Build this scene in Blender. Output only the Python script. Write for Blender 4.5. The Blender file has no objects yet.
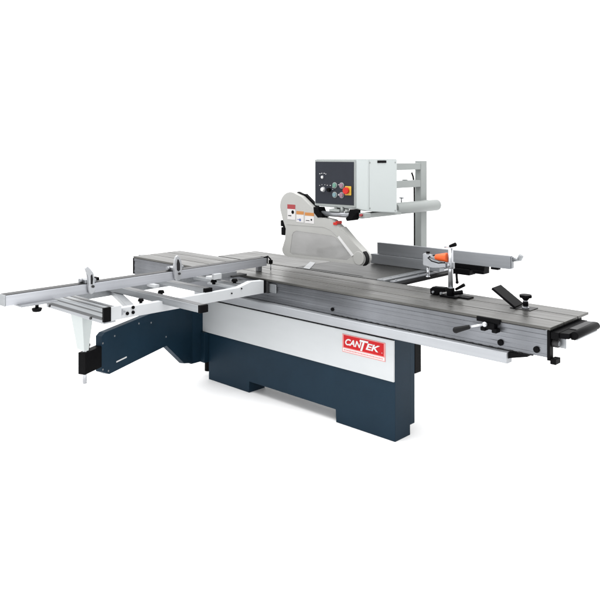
import bpy, bmesh, math
from mathutils import Vector, Matrix
S = bpy.context.scene
COL = S.collection
PI = math.pi

# ------------------------------------------------------------------ materials
def mat(name, col, rough=.5, metal=0., noise=0., nscale=(30, 30, 30), bump=0., spec=.5, rvar=0., bscale=None, dirt=0., alpha=1., trans=0., coat=0.):
    m = bpy.data.materials.new(name); m.use_nodes = True
    nt = m.node_tree; b = nt.nodes['Principled BSDF']
    b.inputs['Base Color'].default_value = (*col, 1)
    b.inputs['Roughness'].default_value = rough
    b.inputs['Metallic'].default_value = metal
    b.inputs['Specular IOR Level'].default_value = spec
    b.inputs['Alpha'].default_value = alpha
    b.inputs['Transmission Weight'].default_value = trans
    b.inputs['Coat Weight'].default_value = coat
    tc = nt.nodes.new('ShaderNodeTexCoord')
    def nz(scale, detail=6):
        mp = nt.nodes.new('ShaderNodeMapping'); mp.inputs['Scale'].default_value = scale
        nt.links.new(tc.outputs['Object'], mp.inputs['Vector'])
        n = nt.nodes.new('ShaderNodeTexNoise'); n.inputs['Scale'].default_value = 1
        n.inputs['Detail'].default_value = detail
        nt.links.new(mp.outputs['Vector'], n.inputs['Vector']); return n
    if noise or rvar:
        n = nz(nscale)
        if noise:
            mr = nt.nodes.new('ShaderNodeMapRange')
            mr.inputs['From Min'].default_value = .25; mr.inputs['From Max'].default_value = .75
            mr.inputs['To Min'].default_value = 1 - noise; mr.inputs['To Max'].default_value = 1 + noise
            nt.links.new(n.outputs['Fac'], mr.inputs['Value'])
            vm = nt.nodes.new('ShaderNodeVectorMath'); vm.operation = 'SCALE'
            vm.inputs[0].default_value = col
            last = mr.outputs['Result']
            if dirt:
                n2 = nz((2.2, 2.2, 2.2), 8)
                m2 = nt.nodes.new('ShaderNodeMapRange')
                m2.inputs['From Min'].default_value = .3; m2.inputs['From Max'].default_value = .7
                m2.inputs['To Min'].default_value = 1 - dirt; m2.inputs['To Max'].default_value = 1 + dirt
                nt.links.new(n2.outputs['Fac'], m2.inputs['Value'])
                mu = nt.nodes.new('ShaderNodeMath'); mu.operation = 'MULTIPLY'
                nt.links.new(last, mu.inputs[0]); nt.links.new(m2.outputs['Result'], mu.inputs[1])
                last = mu.outputs[0]
            nt.links.new(last, vm.inputs['Scale'])
            nt.links.new(vm.outputs['Vector'], b.inputs['Base Color'])
        if rvar:
            r = nt.nodes.new('ShaderNodeMapRange')
            r.inputs['From Min'].default_value = .25; r.inputs['From Max'].default_value = .75
            r.inputs['To Min'].default_value = rough - rvar; r.inputs['To Max'].default_value = rough + rvar
            nt.links.new(n.outputs['Fac'], r.inputs['Value'])
            nt.links.new(r.outputs['Result'], b.inputs['Roughness'])
    if bump:
        n = nz(bscale or nscale, 3)
        bp = nt.nodes.new('ShaderNodeBump'); bp.inputs['Strength'].default_value = bump
        bp.inputs['Distance'].default_value = .002
        nt.links.new(n.outputs['Fac'], bp.inputs['Height'])
        nt.links.new(bp.outputs['Normal'], b.inputs['Normal'])
    return m

M = {}
M['floor'] = mat('white_floor', (.93, .93, .93), .6, noise=.004)
M['blue'] = mat('dark_blue_enamel', (.0052, .0165, .029), .5, noise=.10, nscale=(5, 5, 5), bump=.06, bscale=(260, 260, 260), spec=.10)
M['cover'] = mat('light_grey_enamel', (.395, .41, .42), .5, noise=.04, nscale=(2.5, 2.5, 9), bump=.05, bscale=(220, 220, 220), spec=.2)
M['boxwhite'] = mat('white_enamel', (.365, .392, .390), .45, noise=.02, nscale=(3, 3, 3), bump=.04, bscale=(200, 200, 200), spec=.2)
M['greypaint'] = mat('grey_enamel', (.215, .23, .225), .45, noise=.05, nscale=(4, 4, 4), bump=.05, bscale=(200, 200, 200), spec=.25)
M['guard'] = mat('guard_grey_enamel', (.29, .29, .28), .38, noise=.05, nscale=(5, 5, 5), bump=.06, bscale=(150, 150, 150), spec=.3)
M['guardwin'] = mat('milky_plastic', (.31, .31, .305), .18, noise=.16, nscale=(3, 3, 9), alpha=.66, coat=.6)
M['iron'] = mat('ground_cast_iron', (.064, .063, .0595), .38, .6, noise=.40, nscale=(1.4, 45, 45), rvar=.14, bump=.10, bscale=(4, 420, 420), dirt=.34, spec=.2)
M['castiron'] = mat('cast_iron_top', (.038, .0385, .037), .46, .5, noise=.20, nscale=(3, 50, 50), rvar=.08, bump=.10, bscale=(6, 380, 380), dirt=.25, spec=.2)
M['alu'] = mat('brushed_aluminium', (.104, .109, .119), .36, .7, noise=.20, nscale=(.8, 26, 26), rvar=.08, bump=.08, bscale=(3, 500, 500), dirt=.34)
M['aluy'] = mat('brushed_aluminium_fence', (.345, .355, .38), .38, .6, noise=.08, nscale=(70, 1.5, 70), rvar=.05, bump=.06, bscale=(500, 3, 500), dirt=.07)
M['aludark'] = mat('dark_aluminium', (.026, .026, .027), .5, .3, noise=.3, nscale=(60, 2, 60), rvar=.08, dirt=.25, spec=.2)
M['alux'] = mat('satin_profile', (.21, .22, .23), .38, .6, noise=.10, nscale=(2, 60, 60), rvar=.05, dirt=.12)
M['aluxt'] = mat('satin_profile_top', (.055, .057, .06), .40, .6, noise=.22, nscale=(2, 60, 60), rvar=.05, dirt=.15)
M['rail'] = mat('pale_rail', (.25, .26, .275), .42, .3, noise=.06, nscale=(1.5, 50, 50), dirt=.07)
M['frame'] = mat('frame_white', (.335, .345, .355), .42, 0, noise=.035, nscale=(6, 6, 6), dirt=.05, spec=.2)
M['fence'] = mat('rip_fence_grey', (.215, .225, .24), .42, .5, noise=.07, nscale=(1.5, 60, 60), rvar=.05, dirt=.07)
M['black'] = mat('black_plastic', (.0022, .0022, .0026), .5, noise=.2, nscale=(20, 20, 20), bump=.08, bscale=(200, 200, 200), spec=.035)
M['slot'] = mat('slot_black', (.008, .008, .009), .7, spec=.2)
M['rubber'] = mat('dark_rubber', (.0045, .0045, .005), .6, noise=.1, nscale=(40, 40, 40), spec=.12)
M['stop'] = mat('polished_cast', (.33, .34, .355), .28, .5, noise=.08, nscale=(25, 25, 25))
M['chrome'] = mat('chromed_steel', (.42, .43, .45), .22, .7, noise=.03, nscale=(30, 30, 30))
M['silver'] = mat('silver_cast', (.205, .213, .226), .34, .55, noise=.08, nscale=(25, 25, 25))
M['panel'] = mat('charcoal_panel', (.015, .017, .023), .5, noise=.06, nscale=(12, 12, 12), spec=.12)
M['red'] = mat('red_plastic', (.36, .012, .008), .4, noise=.04, spec=.2)
M['yellow'] = mat('yellow_plastic', (.42, .25, .02), .45, noise=.04)
M['green'] = mat('green_plastic', (.06, .16, .12), .4, noise=.04)
M['mauve'] = mat('mauve_plastic', (.16, .08, .115), .4, noise=.04)
M['bluebtn'] = mat('pale_blue_plastic', (.09, .16, .18), .4, noise=.04)
M['ink'] = mat('white_ink', (.48, .48, .48), .5, noise=.02)
M['platered'] = mat('plate_red', (.36, .010, .013), .5, noise=.05, spec=.1)
M['platepink'] = mat('plate_pink', (.47, .17, .165), .5, noise=.04)
M['stickred'] = mat('sticker_red', (.22, .012, .016), .5, noise=.03)
M['stickorange'] = mat('sticker_orange', (.34, .13, .02), .5, noise=.03)
M['stickwhite'] = mat('sticker_white', (.45, .44, .44), .5, noise=.03)
M['stickblue'] = mat('sticker_blue', (.06, .09, .22), .5, noise=.03)
M['orange'] = mat('orange_plastic', (.50, .075, .014), .4, noise=.05, spec=.25)

# ------------------------------------------------------------------ mesh helpers
class G:
    """collects shapes into one mesh with one or several materials"""
    def __init__(s, *mats):
        s.bm = bmesh.new(); s.mats = [M[m] for m in mats]; s.mi = 0
    def _mark(s, faces):
        for f in faces: f.material_index = s.mi
    def use(s, i): s.mi = i; return s
    def box(s, x0, x1, y0, y1, z0, z1, b=0, mtx=None):
        r = bmesh.ops.create_cube(s.bm, size=1)
        vs = r['verts']
        for v in vs:
            v.co = Vector(((x0+x1)/2 + v.co.x*(x1-x0), (y0+y1)/2 + v.co.y*(y1-y0), (z0+z1)/2 + v.co.z*(z1-z0)))
        if mtx: bmesh.ops.transform(s.bm, matrix=mtx, verts=vs)
        fs = {f for v in vs for f in v.link_faces}
        s._mark(fs)
        if b:
            es = list({e for v in vs for e in v.link_edges})
            rr = bmesh.ops.bevel(s.bm, geom=es, offset=b, segments=2, affect='EDGES', profile=.5)
            s._mark(rr['faces'])
        return s
    def cyl(s, p0, p1, r, r2=None, n=24, b=0):
        p0 = Vector(p0); p1 = Vector(p1); d = p1-p0
        q = Vector((0, 0, 1)).rotation_difference(d.normalized()).to_matrix().to_4x4()
        rr = bmesh.ops.create_cone(s.bm, cap_ends=True, segments=n, radius1=r, radius2=r if r2 is None else r2, depth=d.length,
                                   matrix=Matrix.Translation((p0+p1)/2) @ q)
        fs = {f for v in rr['verts'] for f in v.link_faces}
        for f in fs: f.smooth = len(f.verts) == 4
        s._mark(fs)
        if b:
            es = [e for e in {e for v in rr['verts'] for e in v.link_edges} if any(len(f.verts) > 4 for f in e.link_faces)]
            r3 = bmesh.ops.bevel(s.bm, geom=es, offset=b, segments=2, affect='EDGES', profile=.5); s._mark(r3['faces'])
        return s
    def sph(s, c, r, sc=(1, 1, 1)):
        rr = bmesh.ops.create_uvsphere(s.bm, u_segments=20, v_segments=12, radius=r, matrix=Matrix.Translation(c) @ Matrix.Diagonal((*sc, 1)))
        fs = {f for v in rr['verts'] for f in v.link_faces}
        for f in fs: f.smooth = True
        s._mark(fs); return s
    def prism(s, pts, d, b=0):
        """pts: ring of 3-D points, d: extrusion vector"""
        d = Vector(d)
        a = [s.bm.verts.new(p) for p in pts]; c = [s.bm.verts.new(Vector(p)+d) for p in pts]
        n = len(pts); fs = [s.bm.faces.new(a), s.bm.faces.new(c[::-1])]
        for i in range(n):
            fs.append(s.bm.faces.new((a[i], c[i], c[(i+1) % n], a[(i+1) % n])))
        s._mark(fs)
        if b:
            es = list({e for f in fs[:2] for e in f.edges})
            r3 = bmesh.ops.bevel(s.bm, geom=es, offset=b, segments=2, affect='EDGES', profile=.5); s._mark(r3['faces'])
        return s
    def xz(s, pts, y0, y1, b=0): return s.prism([(x, y0, z) for x, z in pts], (0, y1-y0, 0), b)
    def yz(s, pts, x0, x1, b=0): return s.prism([(x0, y, z) for y, z in pts], (x1-x0, 0, 0), b)
    def xy(s, pts, z0, z1, b=0): return s.prism([(x, y, z0) for x, y in pts], (0, 0, z1-z0), b)
    def tube(s, pts, r, n=10):
        pts = [Vector(p) for p in pts]; rings = []
        for i, p in enumerate(pts):
            t = (pts[min(i+1, len(pts)-1)] - pts[max(i-1, 0)]).normalized()
            q = Vector((0, 0, 1)).rotation_difference(t).to_matrix()
            rings.append([s.bm.verts.new(p + q @ Vector((r*math.cos(2*PI*k/n), r*math.sin(2*PI*k/n), 0))) for k in range(n)])
        fs = []
        for a, b_ in zip(rings, rings[1:]):
            # align start index
            off = min(range(n), key=lambda o: (a[0].co-b_[o].co).length)
            for k in range(n):
                f = s.bm.faces.new((a[k], a[(k+1) % n], b_[(k+1+off) % n], b_[(k+off) % n])); f.smooth = True; fs.append(f)
        fs.append(s.bm.faces.new(rings[0][::-1])); fs.append(s.bm.faces.new(rings[-1])); s._mark(fs)
        return s
    def build(s, name, parent=None):
        bmesh.ops.recalc_face_normals(s.bm, faces=s.bm.faces[:])
        me = bpy.data.meshes.new(name); s.bm.to_mesh(me); s.bm.free()
        for m in s.mats: me.materials.append(m)
        o = bpy.data.objects.new(name, me); COL.objects.link(o)
        if parent is not None:
            o.parent = parent
            base = parent
            loc = Vector()
            while base is not None: loc += base.location; base = base.parent
            me.transform(Matrix.Translation(-loc))      # shapes are written in world coordinates
        return o

def thing(name, label, cat, loc, group=None):
    o = bpy.data.objects.new(name, None); COL.objects.link(o); o.location = loc
    o.empty_display_size = .1
    o['label'] = label; o['category'] = cat
    if group: o['group'] = group
    return o

def text_verts(body, size, shear=0., offset=0.):
    cu = bpy.data.curves.new('t', 'FONT'); cu.body = body; cu.size = size; cu.shear = shear; cu.offset = offset
    cu.align_x = 'LEFT'; cu.extrude = 0
    o = bpy.data.objects.new('t', cu); COL.objects.link(o)
    dg = bpy.context.evaluated_depsgraph_get()
    me = bpy.data.meshes.new_from_object(o.evaluated_get(dg))
    vs = [v.co.copy() for v in me.vertices]; fs = [tuple(p.vertices) for p in me.polygons]
    bpy.data.objects.remove(o); bpy.data.curves.remove(cu); bpy.data.meshes.remove(me)
    return vs, fs
def add_text(g, body, x, z, y, size, width=None, height=None, shear=0., offset=0.):
    vs, fs = text_verts(body, size, shear, offset)
    x0 = min(v.x for v in vs); x1 = max(v.x for v in vs); z0 = min(v.y for v in vs); z1 = max(v.y for v in vs)
    sx = width/(x1-x0) if width else 1; sz = height/(z1-z0) if height else sx
    nv = [g.bm.verts.new((x+(v.x-x0)*sx, y, z+(v.y-z0)*sz)) for v in vs]
    out = []
    for f in fs:
        try: ff = g.bm.faces.new([nv[i] for i in f]); out.append(ff)
        except ValueError: pass
    g._mark(out)

# ------------------------------------------------------------------ the setting
g = G('floor'); 
v = [g.bm.verts.new(p) for p in ((-90, -90, 0), (90, -90, 0), (90, 90, 0), (-90, 90, 0))]; g.bm.faces.new(v)
fl = g.build('floor'); fl['kind'] = 'structure'

# ------------------------------------------------------------------ the saw
saw = thing('panel_saw', 'large panel saw with dark blue base and long grey sliding table on white floor', 'panel saw', (-.9, .2, 0))

# cabinet: a beam-like base with two feet
g = G('blue')
g.xz([(-1.81, 0), (-1.337, 0), (-1.337, .088), (-.48, .088), (-.48, 0), (0, 0), (0, .655), (-1.81, .655)], 0, .165, .003)
g.box(-1.80, -.002, .1655, .218, .06, .652, .003)
cab = g.build('cabinet', saw)
g = G('cover'); g.box(-1.90, 0.0, -.014, -.001, .373, .632, .003); g.box(-1.90, -1.812, -.0005, .12, .375, .630, .002); cov = g.build('cover_panel', cab)
g = G('black'); g.box(-.10, 0, .219, .288, .375, .715, .002); g.build('cable_duct', cab)
g = G('black'); g.box(-1.885, -1.812, .01, .06, .16, .372, .002); g.cyl((-1.85, .03, .055), (-1.85, .03, .16), .03); g.build('leveling_bolt', cab)
# rear body below the cast iron top
g = G('blue'); g.box(-1.75, -.78, .30, 1.05, .34, .80, .004); g.build('motor_housing', saw)
g = G('black')
g.box(-1.89, .78, .02, .20, .676, .735)
g.build('beam_saddle', saw)

# name plate on the cover
def plate():
    y = -.0145
    g = G('platepink', 'platered', 'ink')
    x0, x1 = X0, X1; z0, z1 = Z0, Z1
    w = x1-x0; h = z1-z0
    g.use(0).box(x0, x1, y-.002, y, z0, z1, .0006)
    g.use(1).box(x0+.035*w, x1-.035*w, y-.0028, y-.0021, z0+.27*h, z1-.05*h)
    g.use(2).box(x0+.015*w, x1-.015*w, y-.0028, y-.0021, z0+.045*h, z0+.225*h)
    g.use(2)
    bx = x0+.075*w; bz = z0+.42*h; yy = y-.0040
    add_text(g, 'CAN', bx, bz, yy, .06, width=.39*w, height=.36*h, shear=.3, offset=.0018)
    add_text(g, 'T', bx+.34*w, z0+.285*h, yy-.0003, .08, width=.21*w, height=.60*h, shear=.3, offset=.0014)
    add_text(g, 'EK', bx+.485*w, bz, yy, .06, width=.325*w, height=.36*h, shear=.3, offset=.0018)
    g.box(x1-.075*w, x1-.062*w, yy-.001, yy, bz, bz+.045*h)
    g.use(0)
    k = x0+.04*w; n = 0
    while k < x1-.05*w:
        L = (.035, .018, .028, .022)[n % 4]*w; g.box(k, k+L, y-.0034, y-.0029, z0+.095*h, z0+.165*h); k += L+.008*w; n += 1
    return g.build('name_plate', cov)
X0, X1, Z0, Z1 = -.412, -.062, .488, .606
plate()

# fixed beam under the sliding table
g = G('alu')
g.yz([(-.070, .736), (-.070, .752), (-.072, .754), (-.072, .774), (-.070, .777), (-.070, .802), (-.0712, .804), (-.0712, .826), (-.0695, .829), (-.0695, .850), (-.073, .854), (-.073, .880),
      (-.046, .880), (-.046, .736)], -2.75, 1.012)
g.box(-2.74, .66, -.0455, .33, .74, .879)
g.box(.6605, 1.010, -.0455, .33, .842, .879)
beam = g.build('guide_beam', saw)
g = G('black'); g.box(1.0125, 1.028, -.083, -.040, .725, .880, .002); g.box(1.0125, 1.028, -.0405, .33, .842, .880, .002); g.box(1.0275, 1.058, -.080, -.02, .708, .737, .003); g.build('end_cap', beam)
g = G('black'); g.box(-2.765, -2.7505, -.075, .33, .74, .878); g.build('end_cap', beam)
for (x, z) in ((.75, .768), (.953, .768), (-.447, .769)):
    g = G('black'); r = .017 if x > 0 else .012
    g.cyl((x, -.0685, z), (x, -.082, z), r, n=20, b=.003); g.cyl((x, -.082, z), (x, -.083, z), r*.45, n=6); g.build('screw_cap', beam)
# rail with rack teeth
g = G('rail'); g.yz([(-.098, .668), (-.104, .672), (-.104, .722), (-.099, .727), (-.072, .731), (-.045, .731), (-.045, .668)], -1.86, .80); rail = g.build('front_rail', saw)
g = G('slot')
up = [(-.46, .7318)]
x = -.45; i = 0
while x < .92:
    L = .022 if i % 4 else .034
    up += [(x, .7328), (x, .7368), (x+L, .7368), (x+L, .7328)]; x += .052 if i % 2 else .066; i += 1
up += [(.93, .7318)]
g.xz(up, -.078, -.0725)
g.build('rack_strip', rail)
g = G('black'); g.xz([(.802, .728), (.91, .730), (.91, .724), (.81, .698), (.802, .694)], -.090, .0); g.build('stop_wedge', rail)
g = G('black'); g.box(-1.80, -.002, -.030, .015, .640, .671); g.build('rail_bracket', rail)

# sliding table top
tab = G('iron')
xa, xb = -2.72, 1.038
for (y0, y1) in ((-.100, .066), (.075, .246), (.255, .400)):
    tab.box(xa, xb, y0, y1, .886, .900, .0018)
tab.use(0)
stab = tab.build('sliding_table', saw)
g = G('slot'); g.box(xa+.002, xb-.03, -.092, .398, .8805, .8855); g.box(xa+.002, xb-.003, .067, .075, .8856, .892); g.box(xa+.002, xb-.003, .247, .254, .8856, .892); g.build('groove_lining', stab)
g = G('alux'); g.box(xa, xb-.10, .335, .39, .80, .880, .003); g.build('edge_profile', stab)
g = G('alux'); g.box(-2.79, -2.722, .0, .05, .880, .896, .003); g.build('end_stop', stab)

# fixed tops
def top(name, x0, x1, y0, y1, m, rib=True):
    g = G(m); g.box(x0, x1, y0, y1, .868, .899, .002)
    if rib:
        g.box(x0+.02, x1-.02, y0+.015, y0+.03, .82, .868); g.box(x0+.02, x1-.02, y1-.03, y1-.015, .82, .868)
        g.box(x0+.02, x0+.035, y0+.0301, y1-.0301, .82, .868); g.box(x1-.035, x1-.02, y0+.0301, y1-.0301, .82, .868)
    return g.build(name, saw)
top('extension_table', -2.20, -1.262, .425, .87, 'iron')
ct = top('cast_iron_table', -1.258, -.47, .425, 1.24, 'castiron')
g = G('alux'); g.xy([(-1.37, .715), (-1.30, .70), (-1.115, .428), (-1.185, .432)], .8994, .9024); g.build('joint_strip', ct)
g = G('slot'); g.box(-1.20, -.62, .455, .470, .8992, .8998); g.build('blade_slot', ct)
# rail for the rip fence on the table's end
g = G('alux'); g.box(-.468, -.405, .43, 1.30, .862, .902, .003); fr = g.build('fence_rail', saw)
g = G('silver'); g.box(-.385, -.345, .47, 1.33, .878, .894, .003); g.build('guide_bar', fr)
g = G('black'); g.box(-.404, -.386, .45, 1.30, .855, .880); g.box(-.345, -.29, .44, 1.33, .868, .886, .002); g.build('rail_channel', fr)
g = G('slot', 'ink')
for i in range(40): g.box(-.452, -.452+(.028 if i % 5 == 0 else .016), .45+.02*i, .4525+.02*i, .9022, .9026)
g.build('ruler_marks', fr)
for y in (.52, .80, 1.1):
    g = G('silver'); g.cyl((-.365, y, .8942), (-.365, y, .899), .008, n=12); g.build('rail_bolt', fr)

# ------------------------------------------------ swing arm (box arm in a vertical plane)
A = Vector((-1.28, -1.40, 0)); U = Vector((-.57, 1.25, 0)).normalized(); N = Vector((-U.y, U.x, 0)) * -1   # N points to +x side
def armpt(s_, z, off=0): return A + U*s_ + N*off + Vector((0, 0, z))
def arm(g, prof, w0, w1, b=.002): g.prism([armpt(s_, z, w0) for s_, z in prof], N*(w1-w0), b)
g = G('blue')
arm(g, [(.19, .424), (.19, .645), (.225, .662), (1.40, .668), (1.40, .145), (1.275, .175), (1.00, .384), (.275, .384)], -.045, 0)
sw = g.build('swing_arm', saw)
g = G('blue'); g.box(-1.925, -1.868, -.13, .10, .135, .664, .002); g.box(-1.868, -1.815, -.04, .10, .135, .372, .002); g.build('pivot_column', sw)
g = G('black'); arm(g, [(.025, .452), (.025, .584), (.60, .584), (.60, .452)], -.055, -.0005, .004); g.build('telescopic_bar', sw)
for (s_, z) in ((.20, .60), (.20, .435), (.33, .615), (.62, .63), (.78, .60), (.99, .45), (.26, .41)):
    p = armpt(s_, z); g = G('alux'); g.cyl(p, p+N*.003, .006, n=12); g.build('bolt', sw)
g = G('ink'); a0 = armpt(.38, .455); 
g.prism([armpt(.35, .437, .0005), armpt(.35, .446, .0005), armpt(.47, .446, .0005), armpt(.47, .437, .0005)], N*.0008); g.build('scale_label', sw)
g = G('chrome'); c = armpt(.055, 0, -.028)
g.cyl(c+Vector((0, 0, .39)), c+Vector((0, 0, .66)), .013); g.build('support_rod', sw)
g = G('black'); c2 = armpt(.10, 0, -.04); g.cyl(c2+Vector((0, 0, .586)), c2+Vector((0, 0, .606)), .012, n=16); g.sph(c2+Vector((0, 0, .612)), .017); g.build('lock_knob', sw)

# ------------------------------------------------ post, boom, pantograph arms, control box, guard
g = G('greypaint')
g.box(-.830, -.769, 1.44, 1.528, .83, 1.734, .003)
g.box(-.90, -.60, 1.245, 1.528, .79, .829, .003)
post = g.build('support_post', saw)
g = G('black'); g.tube([(-.838, 1.445, .86), (-.838, 1.445, 1.2), (-.838, 1.44, 1.54), (-.842, 1.43, 1.60), (-.85, 1.42, 1.635)], .007); g.build('cable', post)
g = G('greypaint')
g.cyl((-.72, .99, 1.357), (-.72, 1.604, 1.357), .047, n=40, b=.004)
g.prism([(-.760, .53, 1.311), (-.680, .53, 1.311), (-.680, .53, 1.345), (-.760, .53, 1.345)], (0, .50, .002), .004)
boom = g.build('boom_tube', saw)
g = G('silver'); g.cyl((-.72, 1.6045, 1.357), (-.72, 1.609, 1.357), .036, n=32); g.build('tube_cap', boom)
g = G('silver'); g.cyl((-.75, 1.13, 1.400), (-.75, 1.13, 1.434), .005); g.cyl((-.768, 1.13, 1.436), (-.732, 1.13, 1.436), .006); g.build('thumb_screw', boom)
for z0, z1 in ((1.661, 1.716), (1.515, 1.573)):
    g = G('greypaint'); g.box(-.826, -.772, .90, 1.4395, z0, z1, .003)
    if z1 < 1.6: g.cyl((-.80, 1.25, z1+.0002), (-.80, 1.25, z1+.008), .022, n=24)
    g.build('pantograph_arm', saw)
g = G('greypaint'); g.box(-.768, -.735, 1.44, 1.50, 1.31, 1.405, .003); g.build('boom_clamp', boom)

# control box : slightly deeper at its back, chamfered front corner
def boxbody():
    g = G('boxwhite')
    ring = [(-1.115, .50), (-.712, .50), (-.66, .575), (-.66, .945), (-1.115, .945)]
    zb = [1.388, 1.384, 1.362, 1.331, 1.331]
    a = [g.bm.verts.new((x, y, z)) for (x, y), z in zip(ring, zb)]
    c = [g.bm.verts.new((x, y, 1.752)) for x, y in ring]
    fs = [g.bm.faces.new(a), g.bm.faces.new(c[::-1])]
    for i in range(5): fs.append(g.bm.faces.new((a[i], c[i], c[(i+1) % 5], a[(i+1) % 5])))
    bmesh.ops.bevel(g.bm, geom=list(g.bm.edges), offset=.005, segments=2, affect='EDGES')
    return g.build('control_box', saw)
cb = boxbody()
for (y, z) in ((.60, 1.725), (.92, 1.725), (.60, 1.385), (.92, 1.350)):
    g = G('greypaint'); g.cyl((-.6598, y, z), (-.6575, y, z), .006, n=14); g.build('screw', cb)
g = G('greypaint'); g.box(-.6599, -.6585, .588, .591, 1.375, 1.742); g.build('door_seam', cb)
yf = .50
g = G('greypaint'); g.box(-1.113, -.713, yf-.012, yf-.001, 1.392, 1.748, .002); g.build('bezel', cb)
g = G('panel'); g.box(-1.104, -.722, yf-.0155, yf-.0125, 1.409, 1.731, .001); g.build('front_panel', cb)
yp = yf-.0157
def knob(nm, m, x, z, r, h, ring=None):
    g = G(m, ring or m)
    if ring: g.use(1).cyl((x, yp, z), (x, yp-.004, z), r*1.35, n=28)
    g.use(0).cyl((x, yp-.004 if ring else yp, z), (x, yp-h, z), r, n=24, b=.002)
    g.build(nm, cb)
knob('indicator_lamp', 'ink', -1.030, 1.612, .010, .010, 'silver')
knob('selector_knob', 'ink', -1.020, 1.519, .015, .020, 'silver')
knob('black_switch', 'black', -.958, 1.517, .015, .020)
knob('push_button', 'green', -.905, 1.553, .017, .012, 'greypaint')
knob('push_button', 'mauve', -.836, 1.553, .017, .012, 'greypaint')
knob('push_button', 'bluebtn', -.905, 1.481, .017, .012, 'greypaint')
knob('push_button', 'mauve', -.836, 1.481, .017, .012, 'silver')
g = G('yellow', 'red'); g.use(0).box(-.800, -.742, yp-.010, yp, 1.482, 1.550, .004); g.use(1).cyl((-.778, yp-.010, 1.517), (-.778, yp-.032, 1.517), .024, .026, n=28, b=.003); g.build('emergency_stop', cb)
g = G('ink')
for (x, z, w) in ((-1.062, 1.636, .012), (-1.042, 1.640, .010), (-1.018, 1.640, .012), (-1.000, 1.635, .008), (-1.062, 1.546, .006), (-1.038, 1.552, .006), (-1.008, 1.552, .006), (-.985, 1.549, .008), (-.955, 1.549, .010), (-.93, 1.535, .006), (-.929, 1.520, .006), (-.872, 1.556, .018), (-.872, 1.484, .010), (-.872, 1.478, .012)):
    g.box(x, x+w, yp-.0012, yp-.0004, z, z+.004)
g.build('panel_marking', cb)
g = G('black'); g.box(-.6596, -.655, .69, .80, 1.722, 1.741, .002); g.build('recessed_handle', cb)

# tube that hangs the guard, under the box
g = G('silver'); g.cyl((-1.045, .50, 1.332), (-.73, .50, 1.332), .020, n=28); tube = g.build('cross_tube', saw)
g = G('black'); 
g.xz([(-1.105, 1.380), (-1.055, 1.380), (-1.045, 1.345), (-1.015, 1.33), (-1.01, 1.305), (-1.06, 1.300), (-1.10, 1.335)], .46, .54, .004); g.build('bracket', tube)
g = G('black'); g.xz([(-.745, 1.378), (-.700, 1.378), (-.697, 1.335), (-.722, 1.300), (-.770, 1.292), (-.782, 1.312), (-.75, 1.330)], .46, .54, .004); g.build('bracket', tube)
g = G('greypaint'); g.box(-.96, -.86, .48, .60, 1.3525, 1.372, .003); g.box(-.925, -.90, .50, .53, 1.372, 1.395); g.cyl((-.845, .50, 1.352), (-.845, .50, 1.392), .013); g.cyl((-.80, .50, 1.352), (-.80, .50, 1.375), .016); g.build('clamp_plate', tube)
g = G('greypaint'); g.box(-.69, -.62, .505, .56, 1.318, 1.355, .004); g.build('tube_joint', tube)
g = G('stickred'); g.cyl((-.66, .485, 1.340), (-.66, .504, 1.340), .010, n=16); g.build('red_cap', tube)

# blade guard
def arc(cx, cz, r, a0, a1, n=10): return [(cx+r*math.cos(math.radians(a0+(a1-a0)*i/n)), cz+r*math.sin(math.radians(a0+(a1-a0)*i/n))) for i in range(n+1)]
out = arc(-1.355, 1.368, .118, 195, 65, 14)
out += [(-1.24, 1.455), (-1.12, 1.372), (-1.035, 1.305), (-.925, 1.290), (-.845, 1.235)]
out += arc(-.645, 1.027, .052, 50, -75, 8)
out += [(-.763, .978), (-1.20, .968), (-1.385, .968)] + arc(-1.40, 1.02, .048, 260, 170, 6)[0:] + [(-1.415, 1.11), (-1.408, 1.19), (-1.445, 1.27)]
win = [(-1.322, 1.168), (-1.29, 1.182), (-.92, 1.172), (-.885, 1.162), (-.80, 1.10), (-.745, 1.045), (-.74, 1.022), (-.775, 1.0), (-1.34, .990), (-1.362, 1.005), (-1.345, 1.09), (-1.338, 1.145)]
# outline plus window opening, joined by a hair-thin seam
ring = out[:1] + out[1:]
k0 = min(range(len(ring)), key=lambda q: (ring[q][0]-win[0][0])**2 + (ring[q][1]-win[0][1])**2)
ring = ring[k0:] + ring[:k0] + [ring[k0]]
def area2(p): return sum(a[0]*b[1]-b[0]*a[1] for a, b in zip(p, p[1:]+p[:1]))
hole = win if area2(win)*area2(out) < 0 else [win[0]] + win[:0:-1]
g = G('guard'); g.xz(ring + hole + [hole[0]], .465, .535); gd = g.build('blade_guard', saw)
g = G('aludark'); g.xz([(-1.22, 1.02), (-1.20, 1.07), (-1.14, 1.12), (-1.06, 1.14), (-.98, 1.12), (-.90, 1.06), (-.89, 1.02), (-1.0, 1.0), (-1.15, 1.0)], .499, .503); g.build('smudge_plate', gd)  # added dark plate that makes the smudge behind the window
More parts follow.
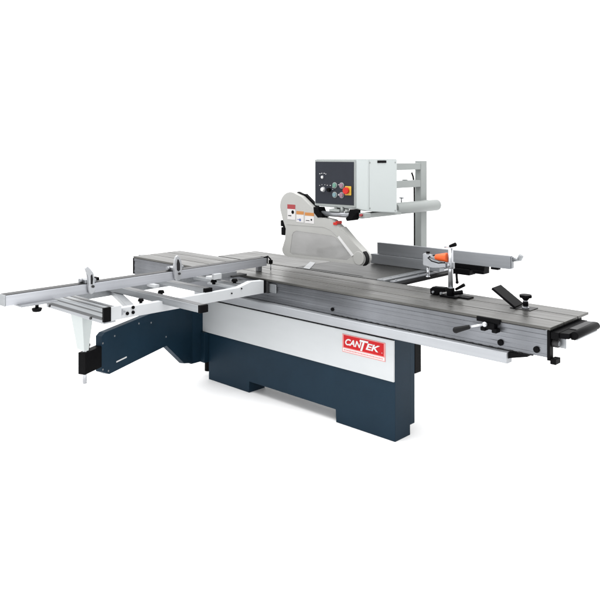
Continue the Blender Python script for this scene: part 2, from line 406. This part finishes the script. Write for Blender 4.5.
# clear side window set on the guard's face and its frame lip
g = G('guardwin'); g.xz([(x*1.0, z) for x, z in win], .4665, .4690); g.build('side_window', gd)
g = G('guardwin'); g.xz(win, .5310, .5335); g.build('side_window', gd)
g = G('guard'); g.prism([(-.845, .47, 1.234), (-.832, .47, 1.243), (-.622, .47, 1.065), (-.634, .47, 1.055)], (0, .06, 0)); g.build('edge_strip', gd)
slot = [(-.86, 1.165), (-.845, 1.175), (-.705, 1.045), (-.722, 1.035)]
g = G('ink'); g.xz(slot, .4600, .4648); g.build('clear_slot', gd)
g = G('guard'); g.cyl((-.655, .4640, 1.028), (-.655, .456, 1.028), .050, n=32, b=.003); g.build('nose_disc', gd)
g = G('rubber'); g.xz(arc(-.646, 1.027, .061, 60, -60, 10) + arc(-.646, 1.027, .0535, -60, 60, 10), .462, .500, .001); g.build('nose_roller', gd)
g = G('black'); g.box(-1.474, -1.432, .47, .50, 1.205, 1.255, .006); g.box(-1.462, -1.418, .465, .50, 1.135, 1.20, .006); g.cyl((-1.44, .485, 1.19), (-1.45, .485, 1.215), .010); g.build('side_knob', gd)
g = G('black'); g.prism([(-1.258, .512, 1.462), (-1.24, .512, 1.474), (-1.205, .512, 1.450), (-1.12, .512, 1.388), (-1.06, .512, 1.334), (-1.066, .512, 1.328), (-1.125, .512, 1.378), (-1.215, .512, 1.440)], (0, .028, 0)); g.prism([(-1.33, .512, 1.484), (-1.32, .512, 1.489), (-1.26, .512, 1.470), (-1.265, .512, 1.464)], (0, .028, 0)); g.build('top_seal', gd)
g = G('red'); g.box(-.90, -.865, .458, .4645, 1.255, 1.275, .001, ); g.box(-.888, -.872, .470, .53, 1.262, 1.283, .002); g.build('red_pointer', gd)
g = G('guard'); 
g.xz([(-1.40, 1.225), (-1.40, 1.231), (-1.00, 1.238), (-.93, 1.220), (-.86, 1.175), (-.863, 1.169), (-.932, 1.213), (-1.0, 1.231)], .4625, .4648); g.build('pressed_rib', gd)
def sticker(x0, x1, z0, z1, head, mark, mx, mz, mr):
    g = G('stickwhite', head, mark)
    g.use(0).box(x0, x1, .4632, .4648, z0, z1); h = z1-z0
    g.use(1).box(x0, x1, .4625, .4631, z1-.30*h, z1)
    g.use(2).cyl((x0+mx*(x1-x0), .4631, z0+mz*h), (x0+mx*(x1-x0), .4625, z0+mz*h), mr, n=14)
    g.use(2).box(x0+.1*(x1-x0), x0+.5*(x1-x0), .4628, .4631, z0+.22*h, z0+.28*h)
    g.build('warning_sticker', gd)
sticker(-1.388, -1.300, 1.268, 1.388, 'stickred', 'black', .68, .50, .015)
sticker(-1.288, -1.208, 1.252, 1.340, 'stickorange', 'stickblue', .5, .22, .011)
sticker(-1.196, -1.100, 1.250, 1.334, 'stickorange', 'black', .72, .35, .008)

# push handle at the table's end
g = G('black')
g.box(1.029, 1.072, -.080, .30, .838, .876, .004)
g.prism([(1.072, -.07, .846), (1.072, .29, .846), (1.072, .29, .874), (1.072, -.07, .874)], (.045, .015, 0), .003)
hd = g.build('push_handle', saw)
g = G('black'); g.cyl((1.134, -.035, .864), (1.134, .265, .864), .020, n=24, b=.005); g.box(1.114, 1.138, -.03, .26, .839, .862, .003); g.build('handle_grip', hd)
g = G('alux'); g.box(1.1385, 1.142, -.02, .25, .838, .844); g.build('grip_strip', hd)
g = G('aludark'); g.box(1.075, 1.116, .045, .275, .8745, .878, .002); g.build('highlight_plate', hd)  # paler plate, its tone stands in for the handle's bright highlight
g = G('aludark', 'alux'); g.use(0).cyl((1.029, -.045, .812), (1.06, -.045, .812), .022, n=24, b=.003); g.use(1).cyl((1.0602, -.045, .812), (1.062, -.045, .812), .013); g.build('end_roller', hd)
g = G('alux'); g.box(1.030, 1.085, -.02, -.01, .785, .836, .002); g.build('handle_bracket', hd)

# lock lever under the sliding table edge
g = G('black'); g.box(.625, .765, -.112, -.1005, .872, .8985, .003); g.box(.668, .735, -.118, -.076, .838, .872, .004); g.box(.655, .684, -.125, -.078, .826, .848, .005); g.box(.722, .752, -.125, -.078, .824, .846, .005); lk = g.build('lock_bracket', stab)
g = G('chrome'); g.sph((.688, -.135, .866), .014); g.cyl((.688, -.135, .866), (.612, -.1695, .846), .0065); g.build('lever_rod', lk)
g = G('rubber'); g.cyl((.618, -.167, .848), (.548, -.194, .823), .011, .017, n=20, b=.004); g.sph((.547, -.1945, .8225), .0175); g.build('lever_grip', lk)

# ------------------------------------------------------------------ outrigger table
og = thing('outrigger_table', 'open white frame with aluminium cross bars on the blue swing arm beside the table', 'outrigger table', (-1.35, -.75, .80))
g = G('frame')
g.prism([(-1.055, -1.395, .812), (-1.055, -.24, .802), (-1.055, -.115, .800), (-1.055, -.115, .890), (-1.055, -.235, .898), (-1.055, -.36, .866), (-1.055, -1.395, .876)], (-.045, 0, 0), .003)
bA = g.build('side_rail', og)
g = G('black'); g.box(-1.098, -1.052, -.1145, -.100, .800, .892, .002); g.build('end_cap', bA)
g = G('aludark'); g.box(-1.10, -1.03, -.100, -.070, .800, .885, .002); g.build('hook_plate', bA)
g = G('alux'); g.box(-1.045, -.965, -.084, -.0742, .806, .868, .002); g.build('slide_hook', bA)
for (y, z) in ((-1.24, .838), (-1.20, .838), (-1.20, .868), (-.33, .862), (-.42, .842)):
    g = G('black'); g.cyl((-1.0548, y, z), (-1.048, y, z), .010 if y < -1 else .005, n=16); g.build('screw', bA)
g = G('silver'); g.box(-1.0548, -1.049, -1.33, -1.27, .835, .870, .003); g.cyl((-1.049, -1.315, .862), (-1.044, -1.315, .862), .008, n=12); g.cyl((-1.049, -1.26, .852), (-1.046, -1.26, .852), .006, n=12); g.build('adjusting_plate', bA)
g = G('alux'); g.box(-1.76, -1.70, -1.39, -.115, .815, .868, .003); g.build('side_rail', og)
def xbar(x0, x1, y, z0, z1, w, name='cross_bar'):
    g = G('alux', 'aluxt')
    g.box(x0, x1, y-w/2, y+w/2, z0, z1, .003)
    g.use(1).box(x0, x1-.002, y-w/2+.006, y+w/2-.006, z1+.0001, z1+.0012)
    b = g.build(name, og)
    g = G('black'); g.box(x1+.0002, x1+.022, y-w/2-.001, y+w/2+.001, z0-.002, z1+.002, .003); g.build('end_cap', b)
    return b
xbar(-1.74, -.705, -.955, .858-.004, .896, .060)
xbar(-1.74, -1.115, -.585, .862, .893, .062)
# front profile with grooves
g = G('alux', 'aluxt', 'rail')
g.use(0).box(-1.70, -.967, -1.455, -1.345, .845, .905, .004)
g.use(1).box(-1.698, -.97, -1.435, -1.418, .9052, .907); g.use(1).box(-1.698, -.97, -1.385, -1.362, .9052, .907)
g.use(1).box(-1.69, -.975, -1.4565, -1.4552, .846, .862); g.use(1).box(-1.69, -.975, -1.4565, -1.4552, .884, .890)
g.use(2).box(-1.66, -.985, -1.44, -1.36, .818, .8445, .003)
bE = g.build('front_profile', og)
g = G('black'); g.box(-.9668, -.950, -1.460, -1.412, .836, .918, .002); g.build('end_cap', bE)
g = G('frame'); g.box(-.9665, -.958, -1.410, -1.34, .836, .915, .002); g.build('end_plate', bE)
for x in (-1.58, -1.09):
    g = G('aludark'); g.cyl((x, -1.4555, .84), (x, -1.465, .84), .008, n=12); g.build('groove_nut', bE)
# diagonal and inner bars
g = G('alux'); 
d = Vector((.62, -.24, 0)).normalized(); n = Vector((-d.y, d.x, 0))*.025
p = Vector((-1.715, -.92, .822)); g.prism([p-n, p+n, p+n+Vector((.63, -.25, 0)), p-n+Vector((.63, -.25, 0))], (0, 0, .03), .002)
g.build('diagonal_brace', og)
for (x, y, z) in ((-1.32, -.355, .866), (-1.21, -.255, .872), (-1.33, -.80, .85)):
    g = G('black'); g.cyl((x, y, z-.004), (x, y, z+.010), .012, n=16); g.cyl((x, y, z+.010), (x, y, z+.030), .024, .018, n=16, b=.004); g.build('lock_knob', og)
g = G('frame'); g.prism([(-1.0995, -.50, .850), (-1.0995, -.13, .850), (-1.20, -.13, .850), (-1.15, -.20, .850), (-1.12, -.33, .850)], (0, 0, .018), .002); g.build('corner_gusset', og)
g = G('alux'); g.box(-1.36, -1.08, -.17, -.12, .850, .872, .003); g.box(-1.40, -1.12, -.35, -.31, .850, .866, .003); g.build('cross_tie', og)
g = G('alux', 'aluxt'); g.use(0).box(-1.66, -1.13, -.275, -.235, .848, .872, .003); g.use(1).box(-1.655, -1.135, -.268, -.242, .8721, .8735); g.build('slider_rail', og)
g = G('frame'); g.box(-1.48, -1.40, -.30, -.22, .8737, .895, .004); g.build('slider_block', og)
g = G('frame'); g.box(-1.7115, -1.60, -.66, -.62, .840, .862, .003); g.build('cross_tie', og)
g = G('frame'); g.box(-1.69, -1.10, -1.31, -1.262, .815, .842, .003); g.build('inner_bar', og)
g = G('black'); g.cyl((-1.12, -1.10, .868), (-1.12, -1.10, .880), .010, n=14); g.cyl((-1.12, -1.10, .880), (-1.12, -1.10, .898), .020, .015, n=14, b=.003); g.build('lock_knob', og)
# support leg
g = G('boxwhite')
lg = [(-1.425, .817), (-1.285, .817), (-1.262, .610), (-1.345, .610)]
g.prism([(x, -1.405, z) for x, z in lg], (0, .003, 0)); 
g.prism([(-1.2845, -1.405, .817), (-1.262, -1.405, .610), (-1.262, -1.375, .610), (-1.2845, -1.330, .817)], (.003, 0, 0))
g.box(-1.345, -1.259, -1.405, -1.375, .606, .610)
g.build('support_leg', og)

# ------------------------------------------------------------------ crosscut fence
cf = thing('crosscut_fence', 'long silver crosscut fence bar lying across the outrigger table and the sliding table', 'crosscut fence', (-1.33, -.85, .925))
g = G('aluy', 'aludark')
g.use(0).prism([(-1.29, -1.865, .942), (-1.29, -1.865, .999), (-1.297, -1.865, 1.003), (-1.353, -1.865, 1.003), (-1.358, -1.865, .999), (-1.358, -1.865, .942)], (0, 2.005, 0))
g.use(1).box(-1.3565, -1.2925, -1.864, .139, 1.0021, 1.0045)
fb = g.build('fence_bar', cf)
g = G('alux'); g.box(-1.360, -1.288, -1.874, -1.8655, .941, 1.004, .002); g.build('end_cap', fb)
g = G('black'); g.box(-1.361, -1.287, .1405, .150, .960, 1.006, .002); g.build('end_cap', fb)
g = G('black'); g.tube([(-1.30, .12, 1.004), (-1.29, .150, 1.012), (-1.275, .165, .99), (-1.272, .165, .955)], .006); g.box(-1.285, -1.262, .153, .178, .955, .985, .004); g.build('locking_hook', fb)
g = G('silver'); g.cyl((-1.273, .165, .905), (-1.273, .165, .956), .004, n=12); g.build('locating_pin', fb)
g = G('silver'); g.box(-1.345, -1.245, -1.80, -1.58, .9305, .9415, .003); sl = g.build('slide_plate', cf)
g = G('black'); g.cyl((-1.26, -1.70, .930), (-1.26, -1.70, .912), .010, n=14); g.cyl((-1.26, -1.70, .912), (-1.26, -1.70, .892), .030, .024, n=10, b=.004); g.build('clamp_knob', sl)
g = G('silver'); g.box(-1.35, -1.27, -.33, -.18, .902, .9415, .003); g.build('carrier_shoe', cf)
g = G('silver'); g.box(-1.35, -1.32, .08, .12, .9005, .9415, .003); g.build('carrier_shoe', cf)
g = G('frame'); g.box(-1.2895, -1.26, -.40, -.33, .905, .945, .004); g.build('carrier_block', cf)
g = G('aludark'); g.box(-1.33, -1.25, -.24, -.10, .9015, .915, .002); g.build('base_shoe', cf)

def stop(y, nm, label, big):
    t = thing('fence_stop', label, 'stop', (-1.32, y, 1.0045), 'flip stops on the crosscut fence')
    g = G('silver')
    g.box(-1.366, -1.2885, y-.036, y+.040, 1.0048, 1.026, .004)
    g.build('stop_body', t)
    if big:      # leaning flag
        o = [(-.046, 1.098), (-.034, 1.072), (-.024, 1.045), (-.020, 1.01), (-.024, .975), (-.018, .948), (-.002, .938), (.012, .945), (.022, .958), (.018, .975), (.016, 1.01), (.014, 1.045), (.010, 1.066), (-.012, 1.094), (-.030, 1.110)]
        h = [(-.010, 1.000), (-.010, 1.052), (.000, 1.060), (.006, 1.030), (.003, .998)]
    else:        # upright loop
        o = [(-.020, 1.100), (-.030, 1.075), (-.034, 1.04), (-.034, .99), (-.028, .955), (-.012, .938), (.012, .940), (.024, .958), (.030, .99), (.030, 1.04), (.022, 1.075), (.004, 1.102), (-.008, 1.108)]
        h = [(-.014, 1.010), (-.016, 1.050), (-.010, 1.082), (.000, 1.080), (.012, 1.050), (.012, 1.010), (.0, 1.000)]
    g = G('stop'); g.prism([(-1.2870, y+a, z) for a, z in o], (.016, 0, 0), .003); tg = g.build('stop_tongue', t)
    g = G('slot'); g.prism([(-1.2706, y+a, z) for a, z in h], (.0008, 0, 0)); g.build('tongue_slot', tg)
    g = G('aludark'); g.cyl((-1.2705, y+.004, .985), (-1.262, y+.004, .985), .008, n=16); g.build('pivot_pin', tg)
    g = G('black' if big else 'silver'); g.box(-1.350, -1.30, y+.041, y+.068, 1.010, 1.030, .005); g.build('clamp_screw', t)
    g = G('silver'); g.cyl((-1.325, y-.056, 1.020), (-1.325, y-.037, 1.020), .013, n=16); g.build('thumb_nut', t)
    return t
stop(-1.345, 'a', 'silver flip stop with a dark clamp screw, nearer the free end of the crosscut fence', 1)
stop(-.700, 'b', 'slender silver flip stop on the crosscut fence, in front of the dark grey table corner', 0)

# ------------------------------------------------------------------ rip fence
rf = thing('rip_fence', 'long grey rip fence standing across the cast iron table behind the clamp', 'rip fence', (-.35, 1.03, .903))
g = G('fence'); g.yz([(1.00, .985), (.998, 1.076), (1.035, 1.076), (1.035, 1.020), (1.045, 1.015), (1.045, .985)], -.895, .262, .002)
fx = g.build('fence_face', rf)
g = G('fence'); g.box(-.950, -.30, .985, 1.05, .904, .982, .003); g.build('fence_foot', rf)
g = G('silver'); g.box(.2622, .272, 1.005, 1.035, .99, 1.07, .002); g.build('end_plate', fx)
g = G('alux'); g.cyl((.272, 1.02, 1.050), (.330, 1.02, 1.062), .014, n=18); g.cyl((.318, 1.02, 1.055), (.335, 1.02, 1.088), .017, n=18, b=.003); g.build('end_knob', fx)
g = G('black'); g.box(-.300, .06, 1.0, 1.08, .950, .982, .004); g.box(-.20, -.05, .985, 1.08, .905, .950, .006); g.box(-.03, .06, .99, 1.08, .925, .952, .005); g.box(.11, .17, 1.0, 1.04, .968, .9845, .004); cr = g.build('fence_carriage', rf)
g = G('black'); g.cyl((-.16, .99, .91), (-.13, .95, .855), .009, n=12); g.sph((-.13, .95, .853), .012); g.build('clamp_lever', cr)

# ------------------------------------------------------------------ hold-down clamp
hc = thing('hold_down_clamp', 'silver hold-down clamp with an orange knob and black base standing on the sliding table', 'clamp', (.25, .24, .9))
cx, cy = .252, .235
g = G('black')
g.box(cx-.060, cx+.055, cy-.035, cy+.04, .9005, .912, .004)
g.xz([(cx-.135, .903), (cx-.138, .938), (cx-.120, .952), (cx-.035, .956), (cx-.030, .930), (cx-.075, .924), (cx-.085, .903)], cy-.022, cy+.026, .005)
g.cyl((cx, cy, .912), (cx, cy, .958), .024, n=24, b=.004)
g.box(cx+.02, cx+.12, cy+.005, cy+.075, .9005, .909, .003)
base = g.build('clamp_base', hc)
g = G('black'); g.cyl((cx+.03, cy+.01, .950), (cx+.085, cy+.02, .985), .008, .011, n=14); g.build('locking_lever', base)
g = G('black'); g.cyl((cx+.03, cy-.01, .930), (cx+.080, cy+.01, .940), .012, .014, n=14, b=.003); g.build('clamp_screw', base)
for dx in (-.108, -.050):
    g = G('alux'); g.cyl((cx+dx, cy-.036, .922), (cx+dx, cy-.0225, .922), .007, n=14); g.build('base_screw', base)
g = G('chrome'); g.cyl((cx, cy, .958), (cx, cy, 1.205), .0155, n=28); g.cyl((cx, cy, .912), (cx, cy, .9585), .0165, n=28); g.build('column', hc)
g = G('silver'); g.cyl((cx, cy, 1.078), (cx, cy, 1.118), .025, n=28, b=.004); g.sph((cx, cy-.022, 1.098), .012); hub = g.build('arm_hub', hc)
g = G('silver')
g.xz([(cx-.024, 1.080), (cx-.024, 1.108), (cx-.09, 1.118), (cx-.125, 1.148), (cx-.190, 1.155), (cx-.195, 1.148), (cx-.195, 1.085), (cx-.188, 1.076), (cx-.125, 1.072), (cx-.08, 1.070)], cy-.018, cy+.018, .006); ar = g.build('clamp_arm', hc)
g = G('chrome'); g.cyl((cx-.165, cy, 1.012), (cx-.165, cy, 1.073), .0085); g.cyl((cx-.165, cy, 1.006), (cx-.165, cy, 1.0118), .013); g.build('pressure_pin', ar)
g = G('black'); g.cyl((cx-.165, cy, 1.1555), (cx-.165, cy, 1.168), .012); g.build('pin_nut', ar)
g = G('black'); g.tube([(cx-.020, cy-.030, 1.115), (cx-.06, cy-.045, 1.110), (cx-.11, cy-.045, 1.118), (cx-.145, cy-.030, 1.132), (cx-.135, cy-.010, 1.146), (cx-.10, cy-.005, 1.150)], .004); g.build('spring_loop', ar)
g = G('orange'); g.cyl((cx-.018, cy-.005, 1.145), (cx-.105, cy-.005, 1.138), .030, .018, n=24, b=.006); g.build('pressure_knob', hc)
g = G('chrome'); g.cyl((cx-.055, cy, 1.206), (cx+.012, cy, 1.216), .006); g.box(cx-.066, cx-.040, cy-.006, cy+.006, 1.200, 1.213, .002); cr_ = g.build('crank_rod', hc)
g = G('black'); g.cyl((cx-.004, cy-.005, 1.215), (cx+.042, cy-.010, 1.232), .009, .013, n=18, b=.003); g.build('crank_knob', cr_)

# ------------------------------------------------------------------ edging shoe
es = thing('edging_shoe', 'tilted black flap clamp with a star knob on the bare end of the sliding table', 'clamping shoe', (.70, .24, .9))
g = G('black')
q = [(.705, .172, .905), (.693, .300, .905), (.550, .300, .996), (.562, .172, .996)]
g.prism(q, (.006, 0, .012), .002); g.build('tilted_flap', es)
g = G('aludark'); g.box(.665, .79, .195, .30, .9005, .904, .002); g.build('base_plate', es)
g = G('silver', 'black'); g.use(0).cyl((.745, .232, .905), (.745, .232, .960), .013); g.use(1).cyl((.745, .232, .918), (.745, .232, .944), .0155); g.use(0).cyl((.745, .232, .905), (.745, .232, .912), .020); g.build('knob_stem', es)
g = G('black')
pts = []
for i in range(48):
    a = 2*PI*i/48; r = .034*(1+.10*math.cos(6*a)); pts.append((.745+r*math.cos(a), .232+r*math.sin(a)))
g.xy(pts, .966, .982, .004); g.cyl((.745, .232, .952), (.745, .232, .966), .014, .024, n=20); g.build('star_knob', es)

# ------------------------------------------------------------------ camera
cam = bpy.data.cameras.new('camera'); co = bpy.data.objects.new('camera', cam); COL.objects.link(co)
co.location = (2.592, -3.6, 1.775)
co.rotation_euler = (PI/2, 0, math.atan2(708.9, 750))
cam.sensor_width = 36; cam.lens = 36*708.9/600; cam.shift_y = -144/600; cam.clip_end = 400
S.camera = co

# ------------------------------------------------------------------ light: white dome, key softbox and added fills
w = bpy.data.worlds.new('World'); S.world = w; w.use_nodes = True
nt = w.node_tree; bg = nt.nodes['Background']
tc = nt.nodes.new('ShaderNodeTexCoord')
dp = nt.nodes.new('ShaderNodeVectorMath'); dp.operation = 'DOT_PRODUCT'; dp.inputs[1].default_value = (.60, -.60, -.25)
nt.links.new(tc.outputs['Generated'], dp.inputs[0])
mr = nt.nodes.new('ShaderNodeMapRange'); mr.interpolation_type = 'SMOOTHSTEP'
mr.inputs['From Min'].default_value = -.1; mr.inputs['From Max'].default_value = .8
mr.inputs['To Min'].default_value = 2.1; mr.inputs['To Max'].default_value = .35
nt.links.new(dp.outputs['Value'], mr.inputs['Value'])
bg.inputs['Color'].default_value = (1, 1, 1, 1)
nt.links.new(mr.outputs['Result'], bg.inputs['Strength'])
def area(name, loc, target, size, power):
    l = bpy.data.lights.new(name, 'AREA'); l.shape = 'RECTANGLE'; l.size = size[0]; l.size_y = size[1]; l.energy = power
    o = bpy.data.objects.new(name, l); COL.objects.link(o); o.location = loc
    o.rotation_euler = (Vector(target)-Vector(loc)).to_track_quat('-Z', 'Y').to_euler(); return o
area('fill_overhead', (-.5, -.5, 4.6), (-.5, 0, .5), (5, 4), 300)  # added fill from above that brightens the floor
area('softbox_key', (2.9, -3.2, 1.9), (.9, 0, .75), (1.0, 1.4), 55)
area('fill_front', (-1.2, -4.6, .45), (-.9, 0, .1), (4.5, .7), 55)  # added low fill that lifts the shadow between the feet

S.view_settings.view_transform = 'Standard'; S.view_settings.look = 'None'
S.view_settings.exposure = 0; S.view_settings.gamma = 1
S.render.engine = 'CYCLES'
S.render.resolution_x = 1024; S.render.resolution_y = 1024
